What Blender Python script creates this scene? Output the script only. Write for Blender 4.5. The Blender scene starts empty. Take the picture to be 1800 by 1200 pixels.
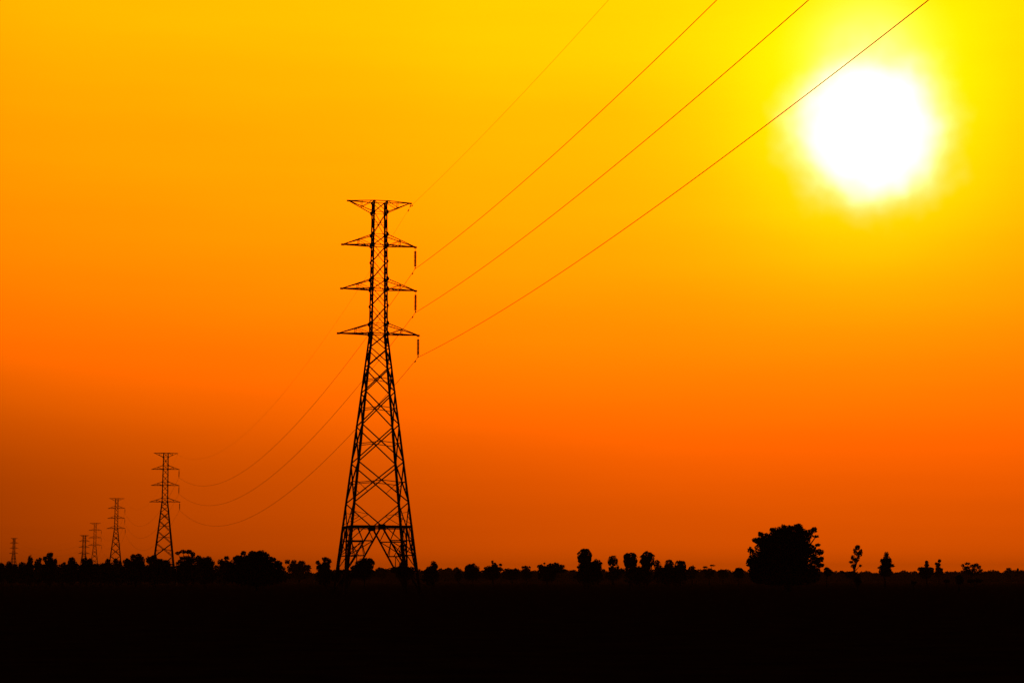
import bpy, math, random
from mathutils import Vector, Matrix

random.seed(7)
R = math.radians
S = bpy.context.scene
C = S.collection

# ------------------------------------------------------------------ camera model
F = 3400.0                 # focal length in photo pixels (photo 1800 x 1200)
HOR = 1020.0               # row of the horizon
EYE = 1.5
TH = math.atan((HOR - 600) / F)
CT, ST = math.cos(TH), math.sin(TH)

def at(x, y, Y):
    """3-D point seen at photo pixel x, y standing Y metres ahead."""
    u, v = (x - 900) / F, (600 - y) / F
    k = Y / (CT - v * ST)
    return Vector((u * k, Y, EYE + (ST + v * CT) * k))

cam = bpy.data.cameras.new('camera')
cam.sensor_width = 36.0
cam.lens = 36.0 * F / 1800.0
cam.clip_start = 0.5
cam.clip_end = 30000
co = bpy.data.objects.new('camera', cam)
co.location = (0, 0, EYE)
co.rotation_euler = (math.pi / 2 + TH, 0, 0)
C.objects.link(co)
S.camera = co

# ------------------------------------------------------------------ materials
def mat(name, c1, c2, scale, rough=0.9, spec=0.1, metal=0.0):
    m = bpy.data.materials.new(name)
    m.use_nodes = True
    n, l = m.node_tree.nodes, m.node_tree.links
    b = n['Principled BSDF']
    tc = n.new('ShaderNodeTexCoord')
    nz = n.new('ShaderNodeTexNoise')
    nz.inputs['Scale'].default_value = scale
    nz.inputs['Detail'].default_value = 5
    rp = n.new('ShaderNodeValToRGB')
    rp.color_ramp.elements[0].color = (*c1, 1)
    rp.color_ramp.elements[1].color = (*c2, 1)
    rp.color_ramp.elements[0].position = 0.35
    rp.color_ramp.elements[1].position = 0.68
    l.new(tc.outputs['Object'], nz.inputs['Vector'])
    l.new(nz.outputs['Fac'], rp.inputs['Fac'])
    l.new(rp.outputs['Color'], b.inputs['Base Color'])
    b.inputs['Roughness'].default_value = rough
    b.inputs['Specular IOR Level'].default_value = spec
    b.inputs['Metallic'].default_value = metal
    return m

STEEL = mat('weathered_steel', (0.05, 0.05, 0.05), (0.09, 0.088, 0.085), 3.0, 0.75, 0.15)
WIRE = mat('aluminium_wire', (0.05, 0.05, 0.05), (0.07, 0.07, 0.068), 8.0, 0.7, 0.15)
GLASS = mat('brown_glazed_insulator', (0.035, 0.018, 0.012), (0.06, 0.03, 0.02), 9.0, 0.5, 0.2)
BARK = mat('bark', (0.035, 0.027, 0.02), (0.07, 0.055, 0.042), 6.0)
LEAF = mat('leaves', (0.03, 0.045, 0.018), (0.055, 0.075, 0.03), 1.2)
PALM = mat('palm_leaves', (0.035, 0.05, 0.02), (0.06, 0.075, 0.035), 1.5)
SOIL = mat('dark_field_soil', (0.008, 0.007, 0.006), (0.016, 0.014, 0.011), 0.6, 1.0, 0.0)  # soil base colour set near black so the field renders dark

# ------------------------------------------------------------------ helpers
STOUT = [1.0]               # section size factor of the pylon being built
class MB:
    def __init__(s):
        s.v, s.f = [], []
    def add(s, vs, fs):
        o = len(s.v)
        s.v.extend(vs)
        s.f.extend([tuple(i + o for i in q) for q in fs])
    def angle(s, a, b, w, toward=None):
        """steel angle section (L profile) from a to b, flange width w."""
        a, b = Vector(a), Vector(b)
        d = (b - a)
        if d.length < 1e-6:
            return
        d.normalize()
        t = Vector(toward) if toward is not None else Vector((0.37, 0.61, 0.2))
        p = t - d * t.dot(d)
        if p.length < 1e-3:
            p = Vector((0, 0, 1)) - d * d.z
            if p.length < 1e-3:
                p = Vector((1, 0, 0))
        p.normalize()
        q = d.cross(p)
        w = w * STOUT[0]
        th = w * 0.22
        pr = [(0, 0), (w, 0), (w, th), (th, th), (th, w), (0, w)]
        h = w * 0.35
        vs = [e + p * (x - h) + q * (y - h) for e in (a, b) for x, y in pr]
        fs = [(i, (i + 1) % 6, (i + 1) % 6 + 6, i + 6) for i in range(6)]
        fs += [(5, 4, 3, 2, 1, 0), (6, 7, 8, 9, 10, 11)]
        s.add(vs, fs)
    def tube(s, pts, rads, n=6, caps=True):
        k = len(pts)
        rings = []
        for i, p in enumerate(pts):
            d = Vector(pts[min(i + 1, k - 1)]) - Vector(pts[max(i - 1, 0)])
            d.normalize()
            u = Vector((0, 0, 1)).cross(d)
            if u.length < 1e-3:
                u = Vector((1, 0, 0))
            u.normalize()
            w = d.cross(u)
            rings.append([Vector(p) + (u * math.cos(6.28319 * j / n) + w * math.sin(6.28319 * j / n)) * rads[i] for j in range(n)])
        vs = [v for r in rings for v in r]
        fs = [(i * n + j, i * n + (j + 1) % n, (i + 1) * n + (j + 1) % n, (i + 1) * n + j) for i in range(k - 1) for j in range(n)]
        if caps:
            fs += [tuple(range(n - 1, -1, -1)), tuple((k - 1) * n + j for j in range(n))]
        s.add(vs, fs)
    def lathe(s, prof, n=12, o=(0, 0, 0)):
        vs = [(o[0] + r * math.cos(6.28319 * j / n), o[1] + r * math.sin(6.28319 * j / n), o[2] + z) for r, z in prof for j in range(n)]
        k = len(prof)
        fs = [(i * n + j, i * n + (j + 1) % n, (i + 1) * n + (j + 1) % n, (i + 1) * n + j) for i in range(k - 1) for j in range(n)]
        fs += [tuple(range(n)), tuple((k - 1) * n + j for j in range(n - 1, -1, -1))]
        s.add(vs, fs)
    def box(s, c, h, rot=0):
        cs, sn = math.cos(rot), math.sin(rot)
        vs = []
        for z in (-1, 1):
            for y in (-1, 1):
                for x in (-1, 1):
                    X, Y = x * h[0], y * h[1]
                    vs.append((c[0] + X * cs - Y * sn, c[1] + X * sn + Y * cs, c[2] + z * h[2]))
        s.add(vs, [(0, 2, 3, 1), (4, 5, 7, 6), (0, 1, 5, 4), (1, 3, 7, 5), (3, 2, 6, 7), (2, 0, 4, 6)])
    def build(s, name, m, parent=None, smooth=False):
        me = bpy.data.meshes.new(name)
        me.from_pydata([tuple(v) for v in s.v], [], s.f)
        me.materials.append(m)
        if smooth:
            me.polygons.foreach_set('use_smooth', [True] * len(me.polygons))
        me.update()
        o = bpy.data.objects.new(name, me)
        C.objects.link(o)
        if parent:
            o.parent = parent
        return o

def tag(o, label, cat, group=None, kind=None):
    o['label'] = label
    if cat:
        o['category'] = cat
    if group:
        o['group'] = group
    if kind:
        o['kind'] = kind
    return o

def empty(name, loc, rz=0.0):
    o = bpy.data.objects.new(name, None)
    o.empty_display_size = 1.0
    o.location = loc
    o.rotation_euler = (0, 0, rz)
    C.objects.link(o)
    return o

# ------------------------------------------------------------------ ground
def ground():
    xs = [-4400, -2500, -1200, -600, -300, -150, -75, -30, 0, 30, 75, 150, 300, 600, 1200, 2500, 4400]
    ys = [-400, -100, -30, 0, 8, 16, 25, 40, 60, 90, 130, 180, 240, 320, 450, 700, 1100, 1800, 3000, 5000, 6900]
    m = MB()
    vs = [(x, y, 0.0) for y in ys for x in xs]
    n = len(xs)
    m.add(vs, [(j * n + i, j * n + i + 1, (j + 1) * n + i + 1, (j + 1) * n + i) for j in range(len(ys) - 1) for i in range(n - 1)])
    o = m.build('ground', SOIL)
    o['kind'] = 'structure'
    o['label'] = 'flat dark farm field in shadow reaching the horizon'
ground()

# ------------------------------------------------------------------ pylons
LINE_AZ = R(13.5)
D1 = 221.0
def zrow(y):
    return at(665, y, D1).z
ZW = zrow(587)                                   # waist (lowest arms) of the nearest pylon
UP = [zrow(y) - ZW for y in (587, 569, 537.7, 508.5, 491, 460.5, 431.5, 413, 393, 374, 354.5)]
LOW = [zrow(y) / ZW for y in (884, 813, 748, 690, 645, 612, 587)]
BEAM = zrow(925) / ZW
B0, BW, BT = 8.55, 1.82, 1.5                     # body width at ground, waist, top
ARMS = [(0, 1, 4.66), (3, 4, 4.32), (6, 7, 4.26)]  # bottom chord level, top chord level, reach

def pylon(loc, rz, zw, label, wide=1.0, detail=2):
    STOUT[0] = {2: 1.0, 1: 1.25, 0: 1.5}[detail]     # the older, farther pylons are of heavier sections
    root = empty('pylon', loc, rz)
    tag(root, label, 'pylon', 'pylons of the power line')
    topz = zw + UP[-1]
    bw, bt = BW * wide, BT * wide
    b0 = bw + (B0 - BW) * zw / ZW
    def hw(z):
        if z <= zw:
            return 0.5 * (b0 + (bw - b0) * z / zw)
        return 0.5 * (bw + (bt - bw) * (z - zw) / (topz - zw))
    corners = [(-1, -1), (1, -1), (1, 1), (-1, 1)]
    def P(c, z):
        h = hw(z)
        return Vector((c[0] * h, c[1] * h, z))
    low = [f * zw for f in LOW]
    up = [zw + u for u in UP]
    zb = BEAM * zw
    # legs
    plate = None
    for c in corners:
        m = MB()
        inw = (-c[0], -c[1] * 0.2, 0)
        m.angle(P(c, -0.3), P(c, zb), 0.28, inw)
        m.angle(P(c, zb), P(c, zw * 0.62), 0.25, inw)
        m.angle(P(c, zw * 0.62), P(c, zw), 0.215, inw)
        m.angle(P(c, zw), P(c, topz + 0.05), 0.165, inw)
        leg = m.build('leg', STEEL, root)
        if detail >= 1:
            for i, z in enumerate(up):
                if i == 8:
                    continue
                if plate is None:
                    pm = MB()
                    r = 0.205
                    oct8 = [(0.95 * r * math.cos(R(22.5 + 45 * k)), r * 1.35 * math.sin(R(22.5 + 45 * k))) for k in range(8)]
                    for ax in (0, 1):
                        vs = []
                        for t in (-0.012, 0.012):
                            for a, b in oct8:
                                vs.append((a, t, b) if ax == 0 else (t, a, b))
                        pm.add(vs, [tuple(range(8)), tuple(range(15, 7, -1))] + [(k, k + 8, (k + 1) % 8 + 8, (k + 1) % 8) for k in range(8)])
                    plate = pm.build('gusset_plate', STEEL, leg)
                    g = plate
                else:
                    g = plate.copy()
                    C.objects.link(g)
                    g.parent = leg
                p = P(c, z)
                g.location = (p.x + c[0] * 0.03, p.y + c[1] * 0.03, p.z)
                if i == 10:
                    g.scale = (0.7, 0.7, 0.5)
                    g.location.z -= 0.12
                if i in (2, 5):
                    g.scale = (0.75, 0.75, 0.7)
    # lattice, one mesh for each face
    for k in range(4):
        a, b = corners[k], corners[(k + 1) % 4]
        n = Vector(((a[0] + b[0]) / 2, (a[1] + b[1]) / 2, 0))
        m = MB()
        def mid(z):
            return (P(a, z) + P(b, z)) / 2
        # mast panels
        prs = list(zip(up[:-1], up[1:]))
        prs = prs[:7] + [(up[7], up[9]), (up[9], up[10])]
        for z0, z1 in prs:
            m.angle(P(a, z0), P(b, z1), 0.075, n)
            m.angle(P(b, z0), P(a, z1), 0.075, n)
        for i in (0, 1, 3, 4, 6, 7, 8, 9, 10):
            m.angle(P(a, up[i]), P(b, up[i]), 0.09 if i in (0, 3, 6, 10) else 0.05, n)
        # tapering body: crosses, with a strut through the crossing of the four larger ones
        prs = list(zip(low[:-1], low[1:]))
        for i, (z0, z1) in enumerate(prs):
            w = 0.14 if i < 4 else 0.11
            m.angle(P(a, z0), P(b, z1), w, n)
            m.angle(P(b, z0), P(a, z1), w, n)
            if i < 4:
                h0, h1 = hw(z0), hw(z1)
                t = h0 / (h0 + h1)
                zc = z0 + (z1 - z0) * t
                m.angle(P(a, zc - 0.3), mid(zc), 0.08, n)
                m.angle(P(b, zc - 0.3), mid(zc), 0.08, n)
                if i == 0:
                    zq = z0 + (z1 - z0) * t * 0.5
                    for p_, q_ in ((a, b), (b, a)):
                        dm = P(p_, z0).lerp(mid(zc), 0.5)
                        m.angle(P(p_, zc), dm, 0.055, n)
        # K bracing above the beam
        z0 = low[0]
        m.angle(P(a, z0), mid(zb), 0.12, n)
        m.angle(P(b, z0), mid(zb), 0.12, n)
        for p_ in (a, b):
            dm = P(p_, z0).lerp(mid(zb), 0.52)
            m.angle(dm, P(p_, zb + (z0 - zb) * 0.08), 0.055, n)
            m.angle(dm, P(p_, zb + (z0 - zb) * 0.62), 0.05, n)
        # the big A below the beam
        for p_, q_ in ((a, b), (b, a)):
            foot, apex = P(p_, 0.25), mid(zb)
            m.angle(apex, foot, 0.18, n)
            def on(t):
                return apex.lerp(foot, t)
            def lg(t):
                return P(p_, zb + (0.25 - zb) * t)
            ts = (0.0, 0.225, 0.45, 0.68)
            for t in ts[1:]:
                m.angle(lg(t), on(t), 0.13, n)
            for t0, t1 in zip(ts[:-1], ts[1:]):
                i0 = lg(t0).lerp(on(t0), 0.5) if t0 else P(p_, zb).lerp(apex, 0.5)
                m.angle(i0, on(t1), 0.085, n)
                m.angle(i0, lg(t1), 0.09, n)
                if t0 == 0.0:
                    m.angle(P(p_, zb).lerp(apex, 0.2), lg(t1).lerp(on(t1), 0.55), 0.075, n)
            m.angle(on(0.225), lg(0.45), 0.09, n)
            m.angle(lg(0.225), on(0.45).lerp(lg(0.45), 0.4), 0.085, n)
            m.angle(on(0.68), lg(0.86), 0.075, n)
            # hip bracing between this leg and the next face
            m.angle(lg(0.225).lerp(on(0.225), 0.5), lg(0.45).lerp(on(0.45), 0.9), 0.075, n)
        m.build('face_bracing', STEEL, root)
        m = MB()
        m.angle(P(a, zb), P(b, zb), 0.16, n)
        m.angle(P(a, zb) + Vector((0, 0, -0.16)), P(b, zb) + Vector((0, 0, -0.16)), 0.09, n)
        c_ = mid(zb)
        ang = 0 if k % 2 == 0 else math.pi / 2
        m.box((c_.x, c_.y, c_.z - 0.12), (0.42, 0.02, 0.3), ang)
        m.build('base_beam', STEEL, root)
    # plan bracing in the beam level
    m = MB()
    for k in range(4):
        a, b, c3 = corners[k], corners[(k + 1) % 4], corners[(k + 2) % 4]
        m.angle((P(a, zb) + P(b, zb)) / 2, (P(b, zb) + P(c3, zb)) / 2, 0.09)
    m.build('plan_bracing', STEEL, root)
    # arms
    tips = {}
    for lv, (ib, it, reach) in enumerate(ARMS):
        zb_, zt = up[ib], up[it]
        reach = reach * (1 + 0.12 * (wide - 1))
        for sx in (-1, 1):
            m = MB()
            tip = Vector((sx * reach, 0, zb_ - 0.02))
            hb, ht = hw(zb_), hw(zt)
            for sy in (-1, 1):
                A, T = Vector((sx * hb, sy * hb, zb_)), Vector((sx * ht, sy * ht, zt))
                e = tip + Vector((0, sy * 0.06, 0))
                m.angle(A, e, 0.125)
                m.angle(T, e, 0.1)
                bm, tm = A.lerp(e, 0.47), T.lerp(e, 0.47)
                m.angle(bm, tm, 0.06)
                m.angle(tm, A.lerp(e, 0.05), 0.06)
                m.angle(A, A.lerp(e, 0.24) * 1.0, 0.05)
                # plan zigzag
                o2 = Vector((sx * hb, -sy * hb, zb_))
                m.angle(A, o2.lerp(tip + Vector((0, -sy * 0.06, 0)), 0.47), 0.05)
            b1 = Vector((sx * hb, hb, zb_)).lerp(tip, 0.47)
            b2 = Vector((sx * hb, -hb, zb_)).lerp(tip, 0.47)
            m.angle(b1, b2, 0.06)
            t1 = Vector((sx * ht, ht, zt)).lerp(tip, 0.47)
            t2 = Vector((sx * ht, -ht, zt)).lerp(tip, 0.47)
            m.angle(t1, t2, 0.06)
            m.box((tip.x, 0, tip.z - 0.03), (0.17, 0.09, 0.1))
            m.build('cross_arm', STEEL, root)
            tips[(lv, sx)] = tip
    for sx in (-1, 1):
        m = MB()
        zt, zl = up[10], up[9]
        reach = 3.62 * (1 + 0.12 * (wide - 1))
        tip = Vector((sx * reach, 0, zt - 0.03))
        for sy in (-1, 1):
            A, L = Vector((sx * hw(zt), sy * hw(zt), zt)), Vector((sx * hw(zl), sy * hw(zl), zl))
            e = tip + Vector((0, sy * 0.05, 0))
            m.angle(A, e, 0.1)
            m.angle(L, e, 0.085)
            am, lm = A.lerp(e, 0.47), L.lerp(e, 0.47)
            m.angle(am, lm, 0.06)
            m.angle(lm, A.lerp(e, 0.06), 0.055)
        m.box((tip.x, 0, tip.z - 0.02), (0.2, 0.08, 0.08))
        arm = m.build('earth_wire_arm', STEEL, root)
        tips[('e', sx)] = tip
        if sx == 1 and detail >= 1:
            m = MB()
            m.tube([tip + Vector((0.02, 0, -0.06)), tip + Vector((0.02, 0, -0.3))], [0.03, 0.03])
            m.box((tip.x + 0.02, 0, tip.z - 0.36), (0.05, 0.16, 0.06))
            m.build('wire_clamp', STEEL, arm)
    mw = Matrix.Translation(loc) @ Matrix.Rotation(rz, 4, 'Z')
    return root, {k: mw @ v for k, v in tips.items()}

def place(x, Y, ground_y=1020):
    d = Y * CT - EYE * ST
    return Vector(((x - 900) / F * d, Y, 0))

base1 = Vector((-15.39, D1, 0))
dirv = Vector((-math.sin(LINE_AZ), math.cos(LINE_AZ), 0))
base2 = base1 + dirv * 407
base3 = place(201.6, 1003)
base4 = place(164.8, 1352)
base5 = place(146.2, 1655)
base6 = place(22.6, 1965)
def waist(y, Y):
    return at(665, y, Y).z
T = []
T.append(pylon(base1, LINE_AZ, ZW, 'nearest and by far the tallest lattice steel pylon, standing in the field left of centre'))
T.append(pylon(base2, LINE_AZ, waist(881.5, base2.y), 'second largest lattice pylon, behind the trees left of the tallest pylon', detail=1))
T.append(pylon(base3, LINE_AZ, waist(928.3, base3.y), 'third largest lattice pylon, small and brownish, first one left of the second largest', detail=0))
T.append(pylon(base4, R(12.5), waist(958, base4.y), 'faint tapering pylon, right one of the close pair of small far pylons', detail=0))
T.append(pylon(base5, R(28), waist(972.3, base5.y), 'faint straight-sided broad pylon, left one of the close pair of small far pylons', wide=1.45, detail=0))
T.append(pylon(base6, R(38), waist(972.3, base6.y), 'smallest and farthest pylon, alone near the left edge of the photo', wide=1.15, detail=0))

# ------------------------------------------------------------------ insulator strings
DROP = 2.52
def insulator_proto():
    root = empty('insulator_string', (0, 0, 0))
    m = MB()
    m.tube([(0, 0, -0.08), (0, 0, -0.47)], [0.022, 0.022])
    m.tube([(0, 0, -0.1), (0.0, 0.06, -0.16), (0, 0, -0.22)], [0.02, 0.02, 0.02])
    m.build('hanger', STEEL, root)
    disc = None
    for i in range(12):
        z = -0.47 - i * 0.152
        if disc is None:
            d = MB()
            d.lathe([(0.045, 0.0), (0.1, -0.012), (0.15, -0.045), (0.165, -0.1), (0.14, -0.115), (0.05, -0.12), (0.04, -0.152)], 14)
            o = disc = d.build('insulator_disc', GLASS, root, True)
        else:
            o = disc.copy()
            C.objects.link(o)
            o.parent = root
        o.location = (0, 0, z)
    m = MB()
    m.tube([(0, 0, -0.47 - 12 * 0.152), (0, 0, -DROP + 0.05)], [0.025, 0.025])
    m.tube([(0, -0.3, -DROP - 0.02), (0, -0.12, -DROP + 0.02), (0, 0.12, -DROP + 0.02), (0, 0.3, -DROP - 0.02)], [0.03, 0.06, 0.06, 0.03])
    m.box((0, 0, -DROP + 0.1), (0.05, 0.05, 0.08))
    m.build('suspension_clamp', STEEL, root)
    return root

proto = insulator_proto()
kids = [o for o in C.objects if o.parent == proto]
ordn = ['lowest', 'middle', 'highest']
who = ['tallest nearest pylon', 'second largest pylon', 'third largest pylon', 'faint tapering far pylon']
clamp = {}
first = True
for ti in range(4):
    for lv in range(3):
        if first:
            r = proto
            first = False
        else:
            r = proto.copy()
            C.objects.link(r)
            for k in kids:
                c = k.copy()
                C.objects.link(c)
                c.parent = r
        p = T[ti][1][(lv, 1)]
        r.location = p
        r.rotation_euler = (0, 0, LINE_AZ)
        tag(r, 'dark insulator string hanging from the %s right arm of the %s' % (ordn[lv], who[ti]), 'insulator', 'insulator strings on the pylons')
        clamp[(ti, lv)] = p + Vector((0, 0, -DROP - 0.03))

# ------------------------------------------------------------------ wires
near_dir = Vector((math.sin(R(12.5)), -math.cos(R(12.5)), 0))
NEAR = {'e': (-0.034, 0.000215), 2: (-0.0368, 0.000275), 1: (-0.0321, 0.000252), 0: (-0.02935, 0.00026)}
def wire_points(key):
    ends = []
    for ti in range(6):
        if key == 'e':
            ends.append(T[ti][1][('e', 1)] + Vector((0.02, 0, -0.38)))
        elif ti < 4:
            ends.append(clamp[(ti, key)])
        else:
            ends.append(T[ti][1][(key, 1)] + Vector((0, 0, -0.1)))
    a, b = NEAR[key]
    pts = []
    n = 60
    for i in range(n, 0, -1):
        s = 225.0 * i / n
        p = ends[0] + near_dir * s
        p.z = ends[0].z + a * s + b * s * s
        pts.append(p)
    for k in range(5):
        p0, p1 = ends[k], ends[k + 1]
        L = (Vector((p1.x, p1.y, 0)) - Vector((p0.x, p0.y, 0))).length
        cb = 0.000268
        N = 48
        for i in range(N):
            t = i / N
            p = p0.lerp(p1, t)
            p.z -= cb * (t * L) * (L - t * L)
            pts.append(p)
    pts.append(ends[5])
    return pts

def damper(p, q, parent):
    """small two-weight damper clamped under the wire at p, along p-q."""
    d = (q - p).normalized()
    m = MB()
    m.box((p.x, p.y, p.z - 0.05), (0.03, 0.03, 0.07))
    c = p + Vector((0, 0, -0.12))
    m.tube([c - d * 0.24, c + d * 0.24], [0.012, 0.012])
    for s_ in (-1, 1):
        e = c + d * (0.2 * s_)
        m.tube([e - d * 0.1, e - d * 0.07, e + d * 0.07, e + d * 0.1], [0.03, 0.055, 0.055, 0.03], 8)
    m.build('vibration_damper', STEEL, parent)

WL = {0: 'lowest of the three dark conductors, slung under the lowest right arms of the pylons',
      1: 'middle one of the three dark conductors, slung under the middle right arms of the pylons',
      2: 'highest of the three dark conductors, slung under the highest insulator strings',
      'e': 'thinnest, faintest and topmost wire, tied to the flat tops of the pylons'}
for key in (0, 1, 2, 'e'):
    pts = wire_points(key)
    m = MB()
    rad = 0.0105 if key == 'e' else 0.0255
    m.tube(pts, [rad] * len(pts), 6)
    o = m.build('earth_wire' if key == 'e' else 'power_cable', WIRE, None, True)
    tag(o, WL[key], 'earth wire' if key == 'e' else 'power cable', 'wires of the power line')
    for (j, dist) in ((60, 1.7),) if key != 'e' else ((60, 1.2), (59, None)):
        if dist is None:
            p, q = pts[60], pts[59]
            dist = 1.3
        else:
            p, q = pts[60], pts[61]
        c = p + (q - p).normalized() * dist
        damper(c, q, o)

# ------------------------------------------------------------------ trees
def rnd_dir():
    while True:
        v = Vector((random.uniform(-1, 1), random.uniform(-1, 1), random.uniform(-1, 1)))
        if 0.05 < v.length <= 1:
            return v.normalized()

def leaf(m, p, l):
    a = rnd_dir()
    b = a.cross(rnd_dir())
    if b.length < 1e-3:
        return
    b.normalize()
    w = random.uniform(0.3, 0.5)
    a = a * l * random.uniform(0.65, 1.2) * 0.5
    b = b * l * w
    i = len(m.v)
    m.v.extend([p - a, p + b - a * 0.1, p + a, p - b - a * 0.1])
    m.f.append((i, i + 1, i + 2, i + 3))

def fill(m, c, rx, ry, rz, l, cover):
    """leaf sprays through an ellipsoid, gathered in clumps at its skin."""
    area = math.pi * rx * rz
    n = int(3.4 * cover * area / (0.38 * l * l)) + 6
    core = int(n * 0.62)
    for _ in range(core):
        d = rnd_dir() * (random.random() ** 0.45) * 0.98
        leaf(m, c + Vector((d.x * rx, d.y * ry, d.z * rz)), l)
    k = max(6, int(2.2 * (rx + rz) / l ** 0.5))
    per = max(3, (n - core) // k)
    for _ in range(k):
        d = rnd_dir() * random.uniform(0.72, 0.98)
        q = c + Vector((d.x * rx, d.y * ry, d.z * rz))
        cr = random.uniform(0.14, 0.3) * min(rx, rz)
        for _ in range(per):
            e = rnd_dir() * cr * random.random() ** 0.5
            leaf(m, q + Vector((e.x, e.y, e.z * 0.8)), l * 0.9)

def tree(name, label, cat, Y, blobs, tx=None, leafpx=2.6, cover=2.6, tw=None, group='trees along the horizon', split=None):
    """blobs: photo pixels (cx, cy, rx, ry), the crown's outline at Y metres."""
    px = Y / F
    if tx is None:
        tx = sum(b[0] * b[2] for b in blobs) / sum(b[2] for b in blobs)
    base = place(tx, Y)
    root = empty(name, base)
    tag(root, label, cat, group)
    m = MB()
    cs = []
    for cx, cy, rx, ry in blobs:
        p = at(cx, cy, Y) - base
        p.y += random.uniform(-0.5, 0.5) * rx * px
        cs.append((p, rx * px, ry * px))
        fill(m, p, rx * px, max(rx, 3) * px * 0.9, ry * px, leafpx * px, cover)
    if cover >= 2.0:                                   # foliage along the limbs joins the lobes
        cen = sum((c[0] * (c[1] * c[2]) for c in cs), Vector()) / sum(c[1] * c[2] for c in cs)
        for p, rx, rz in cs:
            q = p.lerp(cen, 0.4)
            r_ = min(rx, rz)
            fill(m, q, r_ * 1.1, r_, r_ * 0.95, leafpx * px, cover * 0.7)
    if tx < 600 and Y <= 520 or name == 'bush' and Y < 500 and min(b[1] for b in blobs) < 1010:
        x0, x1 = min(b[0] - b[2] for b in blobs), max(b[0] + b[2] for b in blobs)
        left_ = tx < 385
        p = at((x0 + x1) / 2, 1008 if left_ else 1014, Y) - base
        fill(m, p, (x1 - x0) * (0.72 if left_ else 0.58) * px, (x1 - x0) * 0.4 * px, (19 if left_ else 14) * px, leafpx * 1.15 * px, 1.4)
    # keep leaves above ground
    m.v = [v if v.z > 0.02 else Vector((v.x, v.y, 0.02 + random.random() * 0.05)) for v in m.v]
    m.build('crown', LEAF, root)
    w = MB()
    top = max(c[0].z for c in cs)
    if tw is None:
        tw = max(0.1, 0.035 * top)
    hub = Vector((0, 0, max(0.4, min(c[0].z for c in cs) * 0.7)))
    w.tube([Vector((0, 0, -0.2)), Vector((0.02 * top, 0, hub.z * 0.5)), hub], [tw * 1.25, tw, tw * 0.85], 8)
    for p, rx, rz in cs:
        mid_ = hub.lerp(p, 0.5) + Vector((0, 0, 0.06 * (p - hub).length))
        w.tube([hub, mid_, p], [tw * 0.7, tw * 0.42, tw * 0.15], 6)
        for _ in range(3):
            d = rnd_dir()
            e = p + Vector((d.x * rx, d.y * rx, abs(d.z) * rz)) * 0.85
            w.tube([p, p.lerp(e, 0.5) + rnd_dir() * 0.08 * rx, e], [tw * 0.15, tw * 0.1, tw * 0.03], 4)
    w.build('trunk', BARK, root)
    return root

def fan(m, c, nrm, r, up):
    n = 12
    t = up - nrm * up.dot(nrm)
    if t.length < 1e-3:
        t = Vector((1, 0, 0))
    t.normalize()
    s = nrm.cross(t)
    i = len(m.v)
    m.v.append(c)
    for k in range(2 * n + 1):
        a = R(-150 + 300 * k / (2 * n))
        rr = r * (1.0 if k % 2 else 0.66) * random.uniform(0.9, 1.05)
        m.v.append(c + t * math.cos(a) * rr + s * math.sin(a) * rr + nrm * (0.18 * r if k % 2 == 0 else -0.05 * r))
    for k in range(2 * n):
        m.f.append((i, i + k + 1, i + k + 2))

def palm(label, Y, cx, top, width, bottom, tx=None, nf=30):
    px = Y / F
    tx = cx if tx is None else tx
    base = place(tx, Y)
    root = empty('sugar_palm', base)
    tag(root, label, 'palm tree', 'sugar palms')
    fr = width * 0.2 * px
    rx = width * 0.5 * px - fr * 0.75
    rz = (bottom - top) * 0.5 * px - fr * 0.75
    cy = (top + bottom) / 2
    c = at(cx, cy, Y) - base
    hub = c + Vector((0, 0, -0.1 * rz))
    m = MB()
    for k in range(nf):
        z = 1 - 1.75 * (k + 0.5) / nf
        a = k * 2.39996 + random.uniform(-0.25, 0.25)
        h = math.sqrt(max(0, 1 - z * z))
        d = Vector((h * math.cos(a), h * math.sin(a), z))
        q = 1.2 if z > 0.5 else (0.74 if z > 0.2 else 1.1)     # flat cap, notch, hanging skirt
        e = c + Vector((d.x * rx * q, d.y * rx * q, d.z * rz)) * random.uniform(0.92, 1.06)
        m.tube([hub, hub.lerp(e, 0.55) + Vector((0, 0, 0.1 * rz)), e], [0.05, 0.04, 0.03], 4)
        n = (d + rnd_dir() * 0.45).normalized()
        fan(m, e, n, fr * random.uniform(0.85, 1.1), Vector((d.x, d.y, d.z - 0.3)))
    for k in range(22):                                   # old leaves crowded about the heart of the crown
        d = rnd_dir()
        e = hub + Vector((d.x * rx, d.y * rx, d.z * rz)) * 0.52
        fan(m, e, rnd_dir(), fr * 0.8, Vector((0, 0, -1)))
    m.build('crown', PALM, root)
    w = MB()
    tr = 0.24
    w.tube([Vector((0, 0, -0.2)), Vector((0, 0, 0.8)), Vector((hub.x * 0.5, 0, hub.z * 0.5)), hub], [tr * 1.5, tr * 1.05, tr, tr * 0.9], 8)
    w.build('trunk', BARK, root)

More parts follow.
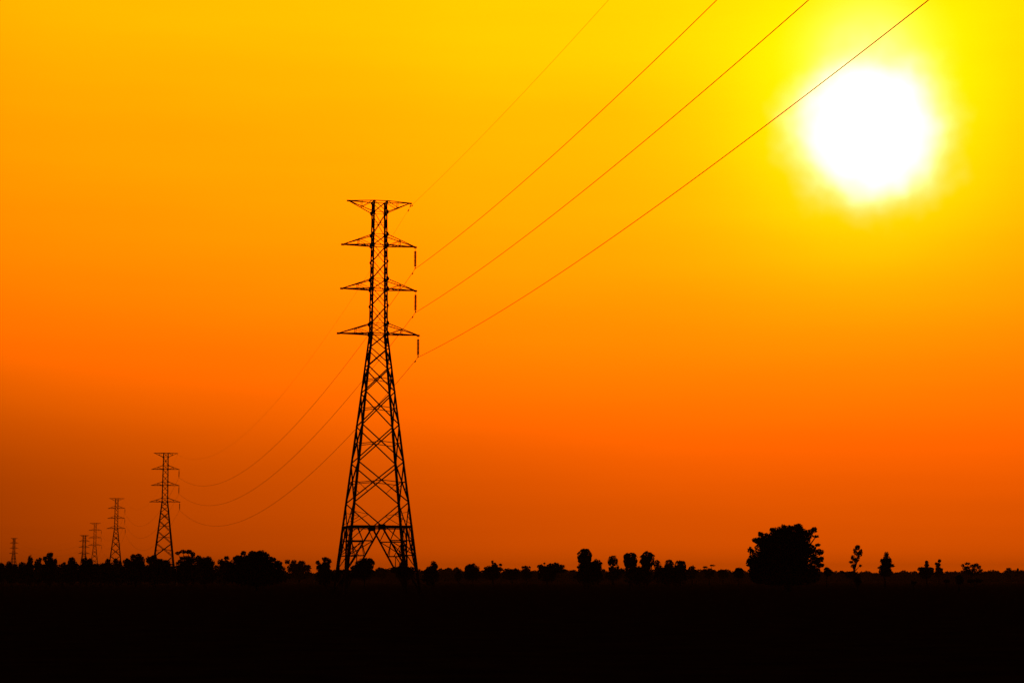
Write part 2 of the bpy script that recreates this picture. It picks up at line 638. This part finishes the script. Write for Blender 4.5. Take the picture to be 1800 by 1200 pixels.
TR = 'trees along the horizon'
BU = 'bushes along the horizon'
LT = [
 # name, label, category, distance, blobs, options
 ('bush', 'low dark bush cut off by the left edge of the photo', 'bush', 430, [(2, 1005, 11, 15)], dict(group=BU)),
 ('bush', 'flat-topped dark bush at the foot of the smallest, farthest pylon', 'bush', 450, [(17, 1000, 6.5, 14), (24, 1006, 9, 16), (15, 993, 5, 7)], dict(group=BU)),
 ('tree', 'narrow pointed tree with a lower shoulder on its left, first right of the farthest pylon', 'tree', 440, [(39, 1000, 8, 14), (53, 987, 5, 12), (51, 997, 8, 10), (49, 1010, 14, 13)], dict(tx=52)),
 ('tree', 'small round tree with a tuft on top, left of the tallest left-hand tree', 'tree', 450, [(67, 990, 6.2, 9), (71, 983, 2.8, 4.5), (67, 1012, 10, 12)], dict(tx=67)),
 ('tree', 'tallest tree left of the pair of far pylons, square-topped with two side lobes', 'tree', 430, [(86, 977, 5.5, 6.5), (89.5, 974, 3.4, 4.5), (79, 982, 4, 5), (87, 988, 8, 10), (88, 998, 11, 16), (86, 1008, 14, 14), (97.5, 990, 3.6, 10)], dict(tx=87)),
 ('bush', 'low leafy bush in the dip before the faint broad pylon', 'bush', 470, [(110, 1001, 6, 12), (113, 990, 3, 3.5), (106, 1008, 8, 12)], dict(group=BU)),
 ('tree', 'round-headed tree just left of the faint broad pylon', 'tree', 450, [(125, 986, 7, 7.5), (131, 994, 6.5, 9), (122, 1000, 9, 11), (126, 1009, 14, 13)], dict(tx=126)),
 ('tree', 'domed tree in front of the feet of the two faint far pylons', 'tree', 450, [(150, 987, 7, 7.5), (158, 987, 5.5, 6.5), (152, 1001, 13, 13), (152, 1010, 16, 12)], dict(tx=152)),
 ('bush', 'long low level bush between the far pair and the third pylon', 'bush', 480, [(170, 1002, 9, 13), (181, 1002, 9, 13), (175, 1010, 14, 12)], dict(group=BU)),
 ('tree', 'thin-leaved tree against the left foot of the third largest pylon', 'tree', 470, [(190, 987, 4.5, 6), (186, 998, 9, 11), (190, 1009, 14, 13)], dict(tx=190)),
 ('tree', 'small bushy tree between and beside the feet of the third largest pylon', 'tree', 480, [(203, 987, 4, 6), (209, 992, 6, 8), (205, 1007, 12, 14)], dict(tx=206)),
 ('tree', 'broad flat-headed tree midway between the third and second pylons', 'tree', 420, [(223, 988, 7, 7.5), (234, 979, 6, 5.5), (243, 978, 7, 6), (249, 986, 6, 8), (236, 998, 20, 15), (236, 1010, 24, 12)], dict(tx=238)),
 ('tree', 'spreading tree in front of the left foot of the second largest pylon', 'tree', 420, [(262, 984, 6, 6.5), (270, 981, 6, 6), (280, 987, 9, 6), (292, 991, 9, 8), (272, 1001, 18, 14), (290, 1008, 18, 13)], dict(tx=272)),
 ('tree', 'flat umbrella-topped tree right of the second largest pylon, sky showing under its crown', 'tree', 400, [(313, 971.5, 5, 3.2), (322, 969, 7, 3.6), (332, 969, 6, 3.8), (339, 974, 4.5, 5), (338, 983, 8, 6), (326, 991, 18, 11), (326, 1006, 22, 15)], dict(tx=327, cover=2.2)),
 ('tree', 'low dark tree sloping down between the umbrella-topped tree and the big mounded one', 'tree', 410, [(349, 983, 6, 8), (358, 984, 6, 5.5), (366, 982.5, 6, 6), (372, 989, 6, 6), (358, 998, 18, 14), (360, 1009, 22, 12)], dict(tx=360)),
 ('tree', 'small grey-brown tree leaning on the left flank of the big mounded tree', 'tree', 520, [(398, 980.5, 5, 4), (388, 987, 6, 5), (396, 993, 9, 9), (392, 1006, 13, 13)], dict(tx=394, cover=2.2)),
 ('tree', 'widest dark mounded tree, halfway between the second and the tallest pylon', 'tree', 300, [(428, 984, 12, 9), (417, 982, 8, 7.5), (428, 972, 4.5, 4), (445, 974, 10, 6.5), (458, 972, 11, 5.5), (467, 977, 8, 6.5), (478, 984, 8, 6), (487, 990, 9, 6), (450, 992, 30, 20), (415, 996, 16, 14), (480, 1003, 24, 14), (450, 1014, 55, 16)], dict(tx=450, leafpx=3.6)),
 ('tree', 'hazy brownish clump of trees right of the big mounded tree', 'tree', 800, [(505, 987, 5, 4), (516, 988, 5, 5), (530, 990, 7.5, 5.5), (540, 997, 7, 6), (518, 998, 15, 8), (525, 1008, 25, 10)], dict(tx=525, cover=2.3)),
 ('tree', 'square-headed tree with a left lobe, standing just left of the tallest pylon', 'tree', 420, [(572, 983, 6.5, 4.5), (579, 986, 3.5, 4), (559, 988.5, 4, 4), (573, 994, 9, 8), (566, 998, 11, 7), (571, 1009, 16, 12)], dict(tx=571)),
 ('bush', 'low bush round the two left feet of the tallest pylon', 'bush', 300, [(594, 1005, 4, 9), (605, 1008, 11, 9), (600, 1014, 16, 10)], dict(group=BU)),
 ('tree', 'rounded tree with a right-hand lobe, seen between the legs of the tallest pylon', 'tree', 340, [(640, 985, 8, 5.5), (650, 986, 6, 6), (656, 988.5, 3.5, 3.5), (632, 991, 9, 7), (643, 995, 14, 8), (624, 998, 9, 5), (638, 1007, 22, 12)], dict(tx=640)),
 ('tree', 'far hazy low tree between the legs, right of the rounded one', 'tree', 1000, [(667, 1001, 7, 4.5), (677, 1003, 6, 4), (670, 1008, 13, 7)], dict(tx=670)),
 ('tree', 'scraggly tree in front of the right legs of the tallest pylon', 'tree', 300, [(693, 1001, 7, 6), (706, 992, 5, 6), (703, 1001, 9, 7), (722, 1002, 9, 7), (712, 1009, 18, 9)], dict(tx=708, cover=2.0)),
 ('bush', 'dark bush right of the tallest pylon with a small round palm head above it', 'bush', 420, [(757, 999, 8, 5.5), (766, 996, 4, 6), (757, 1008, 14, 12)], dict(group=BU, tx=757)),
 ('bush', 'lone small hazy bush in the gap left of the smooth domed tree', 'bush', 560, [(806, 1005, 4, 4.5), (805, 1013, 7, 8)], dict(group=BU)),
 ('tree', 'smooth half-round domed tree, second tree right of the tallest pylon', 'tree', 480, [(830, 1000, 14, 9.5), (826, 996, 7, 5), (830, 1009, 17, 11)], dict(tx=830, leafpx=2.4)),
 ('tree', 'dark tree with two pointed sprays sticking out of its top', 'tree', 500, [(860, 1000, 10, 6.5), (870, 993, 5, 5), (866, 987.5, 2.2, 3), (880, 992, 3.2, 2), (877, 1000, 8, 4), (863, 1009, 18, 10)], dict(tx=866, leafpx=2.4)),
 ('hedge', 'long level dark thicket between the pointed-spray tree and the flat-capped tree', 'thicket', 620, [(893, 1004, 9, 6), (906, 1004, 9, 6), (899, 1011, 18, 8)], dict(group=BU)),
 ('tree', 'small tree with a thin flat cap, middle of the low stretch before the palms', 'tree', 640, [(925, 996.5, 9, 2.8), (925, 1003, 9, 5), (925, 1011, 12, 7)], dict(tx=925, cover=2.0)),
 ('tree', 'broad-roofed dark tree just left of the leftmost sugar palm', 'tree', 450, [(950, 995.5, 6.5, 3.8), (957, 990, 1.6, 1.3), (968, 993.5, 7, 4), (977, 992, 7, 3.8), (986, 996, 8, 4), (962, 1000, 17, 6), (985, 1002, 10, 5), (961, 1010, 17, 12)], dict(tx=961)),
 ('bush', 'large black bush under the leftmost sugar palm, rounded to the right', 'bush', 420, [(1028, 996, 12, 14), (1049, 992, 10, 10), (1040, 999, 18, 14), (1036, 1010, 24, 13)], dict(group=BU, tx=1036, leafpx=2.6)),
 ('bush', 'low shrub round the stem of the small lone sugar palm', 'bush', 580, [(1077, 1000, 8, 6), (1086, 997, 2, 4.5), (1093, 1003, 7, 5), (1078, 1010, 16, 10)], dict(group=BU, tx=1078)),
 ('bush', 'black shrub filling the gap below the two tall paired sugar palms', 'bush', 440, [(1110, 1002, 11, 12), (1137, 1000, 10, 14), (1124, 1009, 24, 12)], dict(group=BU, tx=1124)),
 ('bush', 'black bushes below the two short right-hand sugar palms', 'bush', 450, [(1175, 1002, 10, 12), (1196, 1002, 10, 12), (1160, 1004, 10, 10), (1182, 1010, 26, 12)], dict(group=BU, tx=1184)),
 ('tree', 'small hazy round tree right of the last sugar palm', 'tree', 700, [(1217, 997.5, 5.5, 3.6), (1213, 1003, 7, 5), (1222, 1004, 6, 4), (1216, 1010, 10, 7)], dict(tx=1216)),
 ('tree', 'airy flat-layered tree standing halfway between the sugar palms and the big round tree', 'tree', 700, [(1240, 996.5, 4.5, 1.8), (1252, 993.4, 4.8, 1.5), (1247, 1000, 5, 2), (1240, 1003, 7, 3.2), (1253, 1004, 4, 3), (1246, 1010, 9, 6)], dict(tx=1246, cover=1.7, leafpx=2.2)),
 ('bush', 'low hazy bush between the flat-layered tree and the lollipop tree', 'bush', 760, [(1268, 1004, 8, 3.6), (1272, 1010, 10, 6)], dict(group=BU)),
 ('tree', 'small lollipop-shaped tree on a thin stem left of the big round tree', 'tree', 420, [(1299, 1003, 8, 6.5), (1296, 1008, 8, 7), (1301, 1010, 7, 6)], dict(tx=1298, leafpx=2.4)),
 ('tree', 'largest tree, big ragged round black crown reaching the ground right of centre', 'tree', 300,
  [(1385, 962, 38, 36), (1360, 968, 36, 32), (1398, 936, 20, 13), (1372, 938, 20, 13), (1345, 950, 17, 14), (1357, 930.5, 6, 3.2), (1377, 925, 4, 4), (1403, 925, 9, 5), (1388, 927, 9, 5),
   (1420, 938, 10, 9), (1431, 931, 5.5, 5), (1434, 942.5, 5.5, 2.4), (1337, 938, 5, 4), (1328, 949, 6, 5), (1319, 966, 5, 5.5), (1316, 987, 4.5, 8), (1325, 985, 10, 20), (1412, 955, 14, 16), (1425, 968, 14, 12), (1437, 957.5, 5, 2.6), (1441, 970, 7, 6), (1444, 981, 5, 3.5), (1434, 985, 12, 9), (1441, 993, 8, 4), (1428, 1001, 14, 8),
   (1350, 1000, 34, 24), (1395, 1000, 38, 26), (1330, 1006, 14, 20), (1424, 1012, 18, 13), (1375, 1017, 60, 13)], dict(tx=1385, leafpx=3.4, cover=2.3, tw=0.45)),
 ('tree', 'small round tree with a thin stem tucked against the right side of the largest tree', 'tree', 380, [(1453, 1002, 6, 5.5), (1459, 1004, 5, 4.5), (1455, 1007, 7, 5)], dict(tx=1453, leafpx=2.4)),
 ('tree', 'slender sparse upright tree with sky showing through, first right of the largest tree', 'tree', 480, [(1508, 961.5, 4.6, 4.6), (1503, 968, 3.3, 6.5), (1508.5, 973, 4, 4.5), (1513, 971, 3.4, 6.5), (1498.5, 979.5, 3.6, 5), (1505, 984, 5.4, 4.6), (1496, 987.5, 4, 2.8), (1508.5, 979, 3, 3), (1500, 994.5, 5, 3.4), (1512.5, 993.5, 2.2, 2.2)], dict(tx=1502, cover=1.9, leafpx=2.4, tw=0.16)),
 ('bush', 'flat hazy bush at the foot of the slender sparse tree', 'bush', 620, [(1500, 1006, 9, 2.6), (1480, 1005, 4, 2.6), (1498, 1011, 14, 5)], dict(group=BU)),
 ('bush', 'small black bush in the field below the slender sparse tree', 'bush', 260, [(1506, 1018, 7, 5), (1509, 1022, 6, 5)], dict(group=BU)),
 ('tree', 'pointed cone-topped tree with a wider dark lower crown, second right of the largest tree', 'tree', 420, [(1558, 974.5, 4.4, 5.5), (1558, 982, 7.5, 7), (1550.5, 985.5, 4, 4.5), (1564.5, 986, 4, 6), (1557, 990, 9, 4), (1569, 993.5, 3.6, 2.8), (1561, 994, 6, 4.5), (1551, 998, 7.5, 6), (1555, 1005, 11, 9), (1561, 1005, 7, 8)], dict(tx=1555, leafpx=2.3, cover=2.0)),
 ('tree', 'small hazy peaked tree rising behind the broad dome at the right', 'tree', 700, [(1629, 988, 3, 3.4), (1629, 993, 4.4, 2.8), (1629, 1001, 5, 6)], dict(tx=1629, leafpx=2.2)),
 ('tree', 'broad low dome-shaped tree, third right of the largest tree', 'tree', 470, [(1622, 1001, 9, 5.5), (1635, 1001.5, 7, 5.5), (1628, 1006, 14, 7), (1628, 1011, 10, 6)], dict(tx=1628, leafpx=2.4)),
 ('tree', 'slim hazy tree leaning right, beside the broad low dome', 'tree', 850, [(1651, 985.5, 3, 3.6), (1646, 990.5, 3, 2.8), (1650, 992, 3, 3), (1648, 1000, 4, 5), (1654, 1001, 3.6, 4), (1649, 1008, 7, 6)], dict(tx=1650, leafpx=2.0, cover=2.8)),
 ('bush', 'tiny black bush in the field left of the broad low dome', 'bush', 300, [(1606, 1023.5, 5, 3)], dict(group=BU)),
 ('bush', 'small low black bush between the slim leaning tree and the airy dome', 'bush', 300, [(1664, 1021, 5.5, 3.4)], dict(group=BU)),
 ('bush', 'upright square black bush below the left side of the airy dome', 'bush', 290, [(1685, 1015, 6.5, 5.5), (1687, 1021, 7, 6)], dict(group=BU)),
 ('bush', 'long low black bush below the right side of the airy dome', 'bush', 300, [(1707, 1021, 7, 3.4), (1720, 1020, 7, 3.6)], dict(group=BU)),
 ('tree', 'airy twin-domed tree with see-through branches near the right edge', 'tree', 680, [(1692, 993.5, 3, 2.6), (1701, 990, 5.4, 2.4), (1699, 998, 7, 4), (1711, 994.5, 6.5, 3.6), (1716, 992, 5, 2.6), (1721, 996.5, 4, 4), (1723.5, 1002, 4, 4), (1712, 1000, 5, 4), (1700, 1004, 10, 5), (1714, 1006, 13, 5)], dict(tx=1708, leafpx=2.1, cover=1.8)),
 ('tree', 'palest hazy little round tree closest to the right edge', 'tree', 1250, [(1774, 999.5, 5, 2.6), (1772, 1004, 5, 4)], dict(tx=1773, leafpx=1.8, cover=1.4)),
 ('tree', 'tiny hazy pointed tree at the far right edge', 'tree', 1200, [(1789, 1000, 1.8, 2.4), (1789, 1006, 3, 5)], dict(tx=1789, leafpx=1.8)),
]
for name, label, cat, Y, blobs, kw in LT:
    tree(name, label, cat, Y, blobs, **kw)

palm('tiny sugar palm head rising over the dark bush right of the tallest pylon', 430, 762, 984.5, 11, 996, nf=20)
palm('leftmost and highest sugar palm with gaps in its crown, above the large black bush', 430, 1027.5, 961.5, 29, 994, nf=36)
palm('small lone sugar palm with an umbrella crown, second sugar palm right of centre', 580, 1077, 974, 21, 998, nf=26)
palm('tall sugar palm with a mushroom-shaped crown, left one of the tall pair', 440, 1108, 968.5, 28, 1002, nf=44)
palm('tall sugar palm with a mushroom-shaped crown, right one of the tall pair', 440, 1138, 967, 29, 1002, nf=44)
palm('little sugar palm squeezed against the right side of the tall pair', 560, 1155.5, 982, 15, 1004, nf=24)
palm('short dense sugar palm, left one of the last two on the right', 460, 1176, 982, 20, 1007, nf=32)
palm('short dense sugar palm, right one of the last two on the right', 460, 1196, 982.5, 23, 1007, nf=34)

def woodland():
    m = MB()
    x = -120.0
    while x < 1930:
        Y = random.uniform(1450, 1900)
        px = Y / F
        w = random.uniform(5, 11)
        top = random.uniform(1001.5, 1007)
        if 640 < x < 700 or 770 < x < 810:
            top -= 3
        if 1730 < x:
            top -= 1.5
        if x < 560:
            top += 2
        elif x < 1310:
            top -= 2.5
        cy = (top + 1019) / 2
        c = at(x, cy, Y)
        fill(m, c, w * px, w * px, (1019 - top) / 2 * px, 2.4 * px, 2.0)
        p = at(x, 1016, Y)
        fill(m, p, (w + 2) * px, w * px, 9.5 * px, 3.2 * px, 2.4)
        x += random.uniform(3.5, 7)
    m.v = [v if v.z > 0.05 else Vector((v.x, v.y, 0.05)) for v in m.v]
    o = m.build('distant_woodland', LEAF)
    o['label'] = 'distant hazy line of woodland along the whole horizon'
    o['category'] = 'woodland'
    o['kind'] = 'stuff'
woodland()

# ------------------------------------------------------------------ light: world sky and sun
SUN_AZ, SUN_EL = R(10.7), R(13.1)
sund = Vector((math.sin(SUN_AZ) * math.cos(SUN_EL), math.cos(SUN_AZ) * math.cos(SUN_EL), math.sin(SUN_EL)))
sl = bpy.data.lights.new('sun', 'SUN')
sl.energy = 0.15
sl.angle = R(0.5)
sl.color = (1.0, 0.4, 0.08)
so = bpy.data.objects.new('sun', sl)
so.rotation_euler = sund.to_track_quat('Z', 'Y').to_euler()
so.location = (40, 60, 80)
C.objects.link(so)

W = bpy.data.worlds.new('World')
S.world = W
W.use_nodes = True
nt = W.node_tree
N, L = nt.nodes, nt.links
N.clear()
def math_n(op, a=None, b=None, c=None):
    n = N.new('ShaderNodeMath')
    n.operation = op
    for i, v in enumerate((a, b, c)):
        if v is None:
            continue
        if isinstance(v, (int, float)):
            n.inputs[i].default_value = v
        else:
            L.new(v, n.inputs[i])
    return n.outputs[0]
def curve_n(x, pts, x0, x1, y0, y1):
    """piecewise curve of x (native units) -> native units"""
    t = math_n('DIVIDE', math_n('SUBTRACT', x, x0), x1 - x0)
    n = N.new('ShaderNodeFloatCurve')
    cv = n.mapping.curves[0]
    P = [((a - x0) / (x1 - x0), (b - y0) / (y1 - y0)) for a, b in pts]
    cv.points[0].location = P[0]
    cv.points[1].location = P[-1]
    for p in P[1:-1]:
        cv.points.new(*p)
    for q in cv.points:
        q.handle_type = 'AUTO_CLAMPED'
    n.mapping.update()
    L.new(t, n.inputs['Value'])
    return math_n('ADD', math_n('MULTIPLY', n.outputs[0], y1 - y0), y0)

tc = N.new('ShaderNodeTexCoord')
nrm = N.new('ShaderNodeVectorMath')
nrm.operation = 'NORMALIZE'
L.new(tc.outputs['Generated'], nrm.inputs[0])
sep = N.new('ShaderNodeSeparateXYZ')
L.new(nrm.outputs[0], sep.inputs[0])
elev = math_n('MULTIPLY', math_n('ARCSINE', sep.outputs['Z']), 180 / math.pi)
dot = N.new('ShaderNodeVectorMath')
dot.operation = 'DOT_PRODUCT'
L.new(nrm.outputs[0], dot.inputs[0])
dot.inputs[1].default_value = sund
ang = math_n('MULTIPLY', math_n('ARCCOSINE', math_n('MINIMUM', dot.outputs['Value'], 1.0)), 180 / math.pi)
# dusty air is uneven: the bright aureole has a soft irregular edge
nz = N.new('ShaderNodeTexNoise')
nz.inputs['Scale'].default_value = 48.0
nz.inputs['Detail'].default_value = 2.0
L.new(nrm.outputs[0], nz.inputs['Vector'])
ang_u = math_n('MULTIPLY', ang, math_n('ADD', math_n('MULTIPLY', nz.outputs['Fac'], 0.5), 0.78))

H = [(-90, -2.5), (-5, -1.0), (0, -0.6), (0.5, -0.76), (1.1, -0.89), (2.1, -0.97), (3.8, -0.82), (5.5, -0.52), (8.8, 0.04), (11.3, 0.32), (13.9, 0.49), (17.2, 0.7), (20, 0.4), (24, -0.5), (30, -1.7), (40, -2.6), (90, -3.0)]
A = [(0, 1.36), (2.5, 1.28), (4, 1.08), (6, 0.88), (8, 0.78), (12, 0.71), (15, 0.62), (20, 0.52), (25, 0.41), (30, 0.1), (45, -1.5), (90, -3.2), (180, -3.8)]
hh = curve_n(elev, H, -90, 90, -4, 4)
aa = curve_n(ang, A, 0, 180, -4, 4)
# low air away from the sun is duskier
dusk = math_n('MULTIPLY', math_n('MULTIPLY', math_n('MAXIMUM', math_n('SUBTRACT', math_n('MINIMUM', ang, 40.0), 16.0), 0.0), 0.024),
              math_n('MINIMUM', math_n('MAXIMUM', math_n('SUBTRACT', 1.0, math_n('DIVIDE', elev, 7.0)), 0.0), 1.0))
# thin level streaks of dust
sv = N.new('ShaderNodeVectorMath')
sv.operation = 'MULTIPLY'
L.new(nrm.outputs[0], sv.inputs[0])
sv.inputs[1].default_value = (3.0, 3.0, 26.0)
sn = N.new('ShaderNodeTexNoise')
sn.inputs['Scale'].default_value = 1.6
sn.inputs['Detail'].default_value = 3.0
L.new(sv.outputs[0], sn.inputs['Vector'])
streak = math_n('MULTIPLY', math_n('SUBTRACT', sn.outputs['Fac'], 0.5), 0.16)
I = math_n('EXPONENT', math_n('ADD', math_n('SUBTRACT', math_n('ADD', hh, aa), dusk), streak))
G = [(0, 1.2), (1.0, 1.2), (1.42, 1.1), (1.72, 0.86), (2.0, 0.52), (2.3, 0.22), (2.6, 0.08), (2.9, 0.02), (3.3, 0.0), (20, 0.0)]
gg = math_n('MAXIMUM', curve_n(math_n('MINIMUM', ang_u, 20.0), G, 0, 20, 0, 1.5), 0.0)
# a brighter bank of thin dust just above the sun
up_el = SUN_EL + R(2.0)
dot2 = N.new('ShaderNodeVectorMath')
dot2.operation = 'DOT_PRODUCT'
L.new(nrm.outputs[0], dot2.inputs[0])
dot2.inputs[1].default_value = (math.sin(SUN_AZ) * math.cos(up_el), math.cos(SUN_AZ) * math.cos(up_el), math.sin(up_el))
ang2 = math_n('MULTIPLY', math_n('ARCCOSINE', math_n('MINIMUM', dot2.outputs['Value'], 1.0)), 180 / math.pi)
G2 = [(0, 0.16), (1.0, 0.12), (1.5, 0.06), (2.0, 0.018), (2.5, 0.003), (3.0, 0.0), (20, 0.0)]
gg = math_n('ADD', gg, math_n('MAXIMUM', curve_n(math_n('MINIMUM', ang2, 20.0), G2, 0, 20, 0, 1.5), 0.0))

def comb(r, g, b):
    c = N.new('ShaderNodeCombineColor')
    for i, v in enumerate((r, g, b)):
        if isinstance(v, (int, float)):
            c.inputs[i].default_value = v
        else:
            L.new(v, c.inputs[i])
    return c.outputs[0]
TG = curve_n(elev, [(-90, 0.115), (0, 0.118), (2, 0.122), (4, 0.132), (7, 0.148), (10, 0.15), (90, 0.15)], -90, 90, 0.1, 0.2)
col = comb(math_n('MINIMUM', math_n('ADD', I, gg), 2.1), math_n('ADD', math_n('MULTIPLY', I, TG), gg), gg)
# clear-sky scatter, seen through the same dust: a weak all-round fill
sky = N.new('ShaderNodeTexSky')
sky.sky_type = 'NISHITA'
sky.sun_disc = False
sky.sun_elevation = SUN_EL
sky.sun_rotation = SUN_AZ
sky.dust_density = 6.0
bg1 = N.new('ShaderNodeBackground')
bg1.inputs['Strength'].default_value = 1.0
L.new(col, bg1.inputs['Color'])
tint = N.new('ShaderNodeMix')
tint.data_type = 'RGBA'
tint.blend_type = 'MULTIPLY'
tint.inputs['Factor'].default_value = 1.0
L.new(sky.outputs['Color'], tint.inputs[6])
tint.inputs[7].default_value = (1.0, 0.16, 0.004, 1)
bg2 = N.new('ShaderNodeBackground')
bg2.inputs['Strength'].default_value = 0.003
L.new(tint.outputs[2], bg2.inputs['Color'])
ad = N.new('ShaderNodeAddShader')
L.new(bg1.outputs[0], ad.inputs[0])
L.new(bg2.outputs[0], ad.inputs[1])
out = N.new('ShaderNodeOutputWorld')
L.new(ad.outputs[0], out.inputs['Surface'])
W.cycles.sampling_method = 'MANUAL'
W.cycles.sample_map_resolution = 2048

# ------------------------------------------------------------------ haze
def haze():
    m = MB()
    m.box((0, 3250, 29.5), (4500, 3750, 30.5))
    hm = bpy.data.materials.new('haze_air')
    hm.use_nodes = True
    n, l = hm.node_tree.nodes, hm.node_tree.links
    n.clear()
    v = n.new('ShaderNodeVolumePrincipled')
    v.inputs['Density'].default_value = 0.00011
    v.inputs['Color'].default_value = (0.35, 0.31, 0.28, 1)
    v.inputs['Anisotropy'].default_value = 0.0
    o_ = n.new('ShaderNodeOutputMaterial')
    l.new(v.outputs[0], o_.inputs['Volume'])
    try:
        hm.cycles.homogeneous_volume = True
    except Exception:
        pass
    o = m.build('haze', hm)
    o['kind'] = 'stuff'
    o['label'] = 'thin orange evening haze over the whole field'
haze()

# ------------------------------------------------------------------ render settings
S.render.engine = 'CYCLES'
S.view_settings.view_transform = 'Standard'
S.view_settings.look = 'None'
S.view_settings.exposure = 0.0
S.view_settings.gamma = 1.0
S.cycles.max_bounces = 4
S.cycles.diffuse_bounces = 2
S.cycles.volume_bounces = 0
S.cycles.use_denoising = True
S.cycles.pixel_filter_type = 'BLACKMAN_HARRIS'
S.cycles.filter_width = 1.5
S.render.resolution_x = 1024
S.render.resolution_y = 682
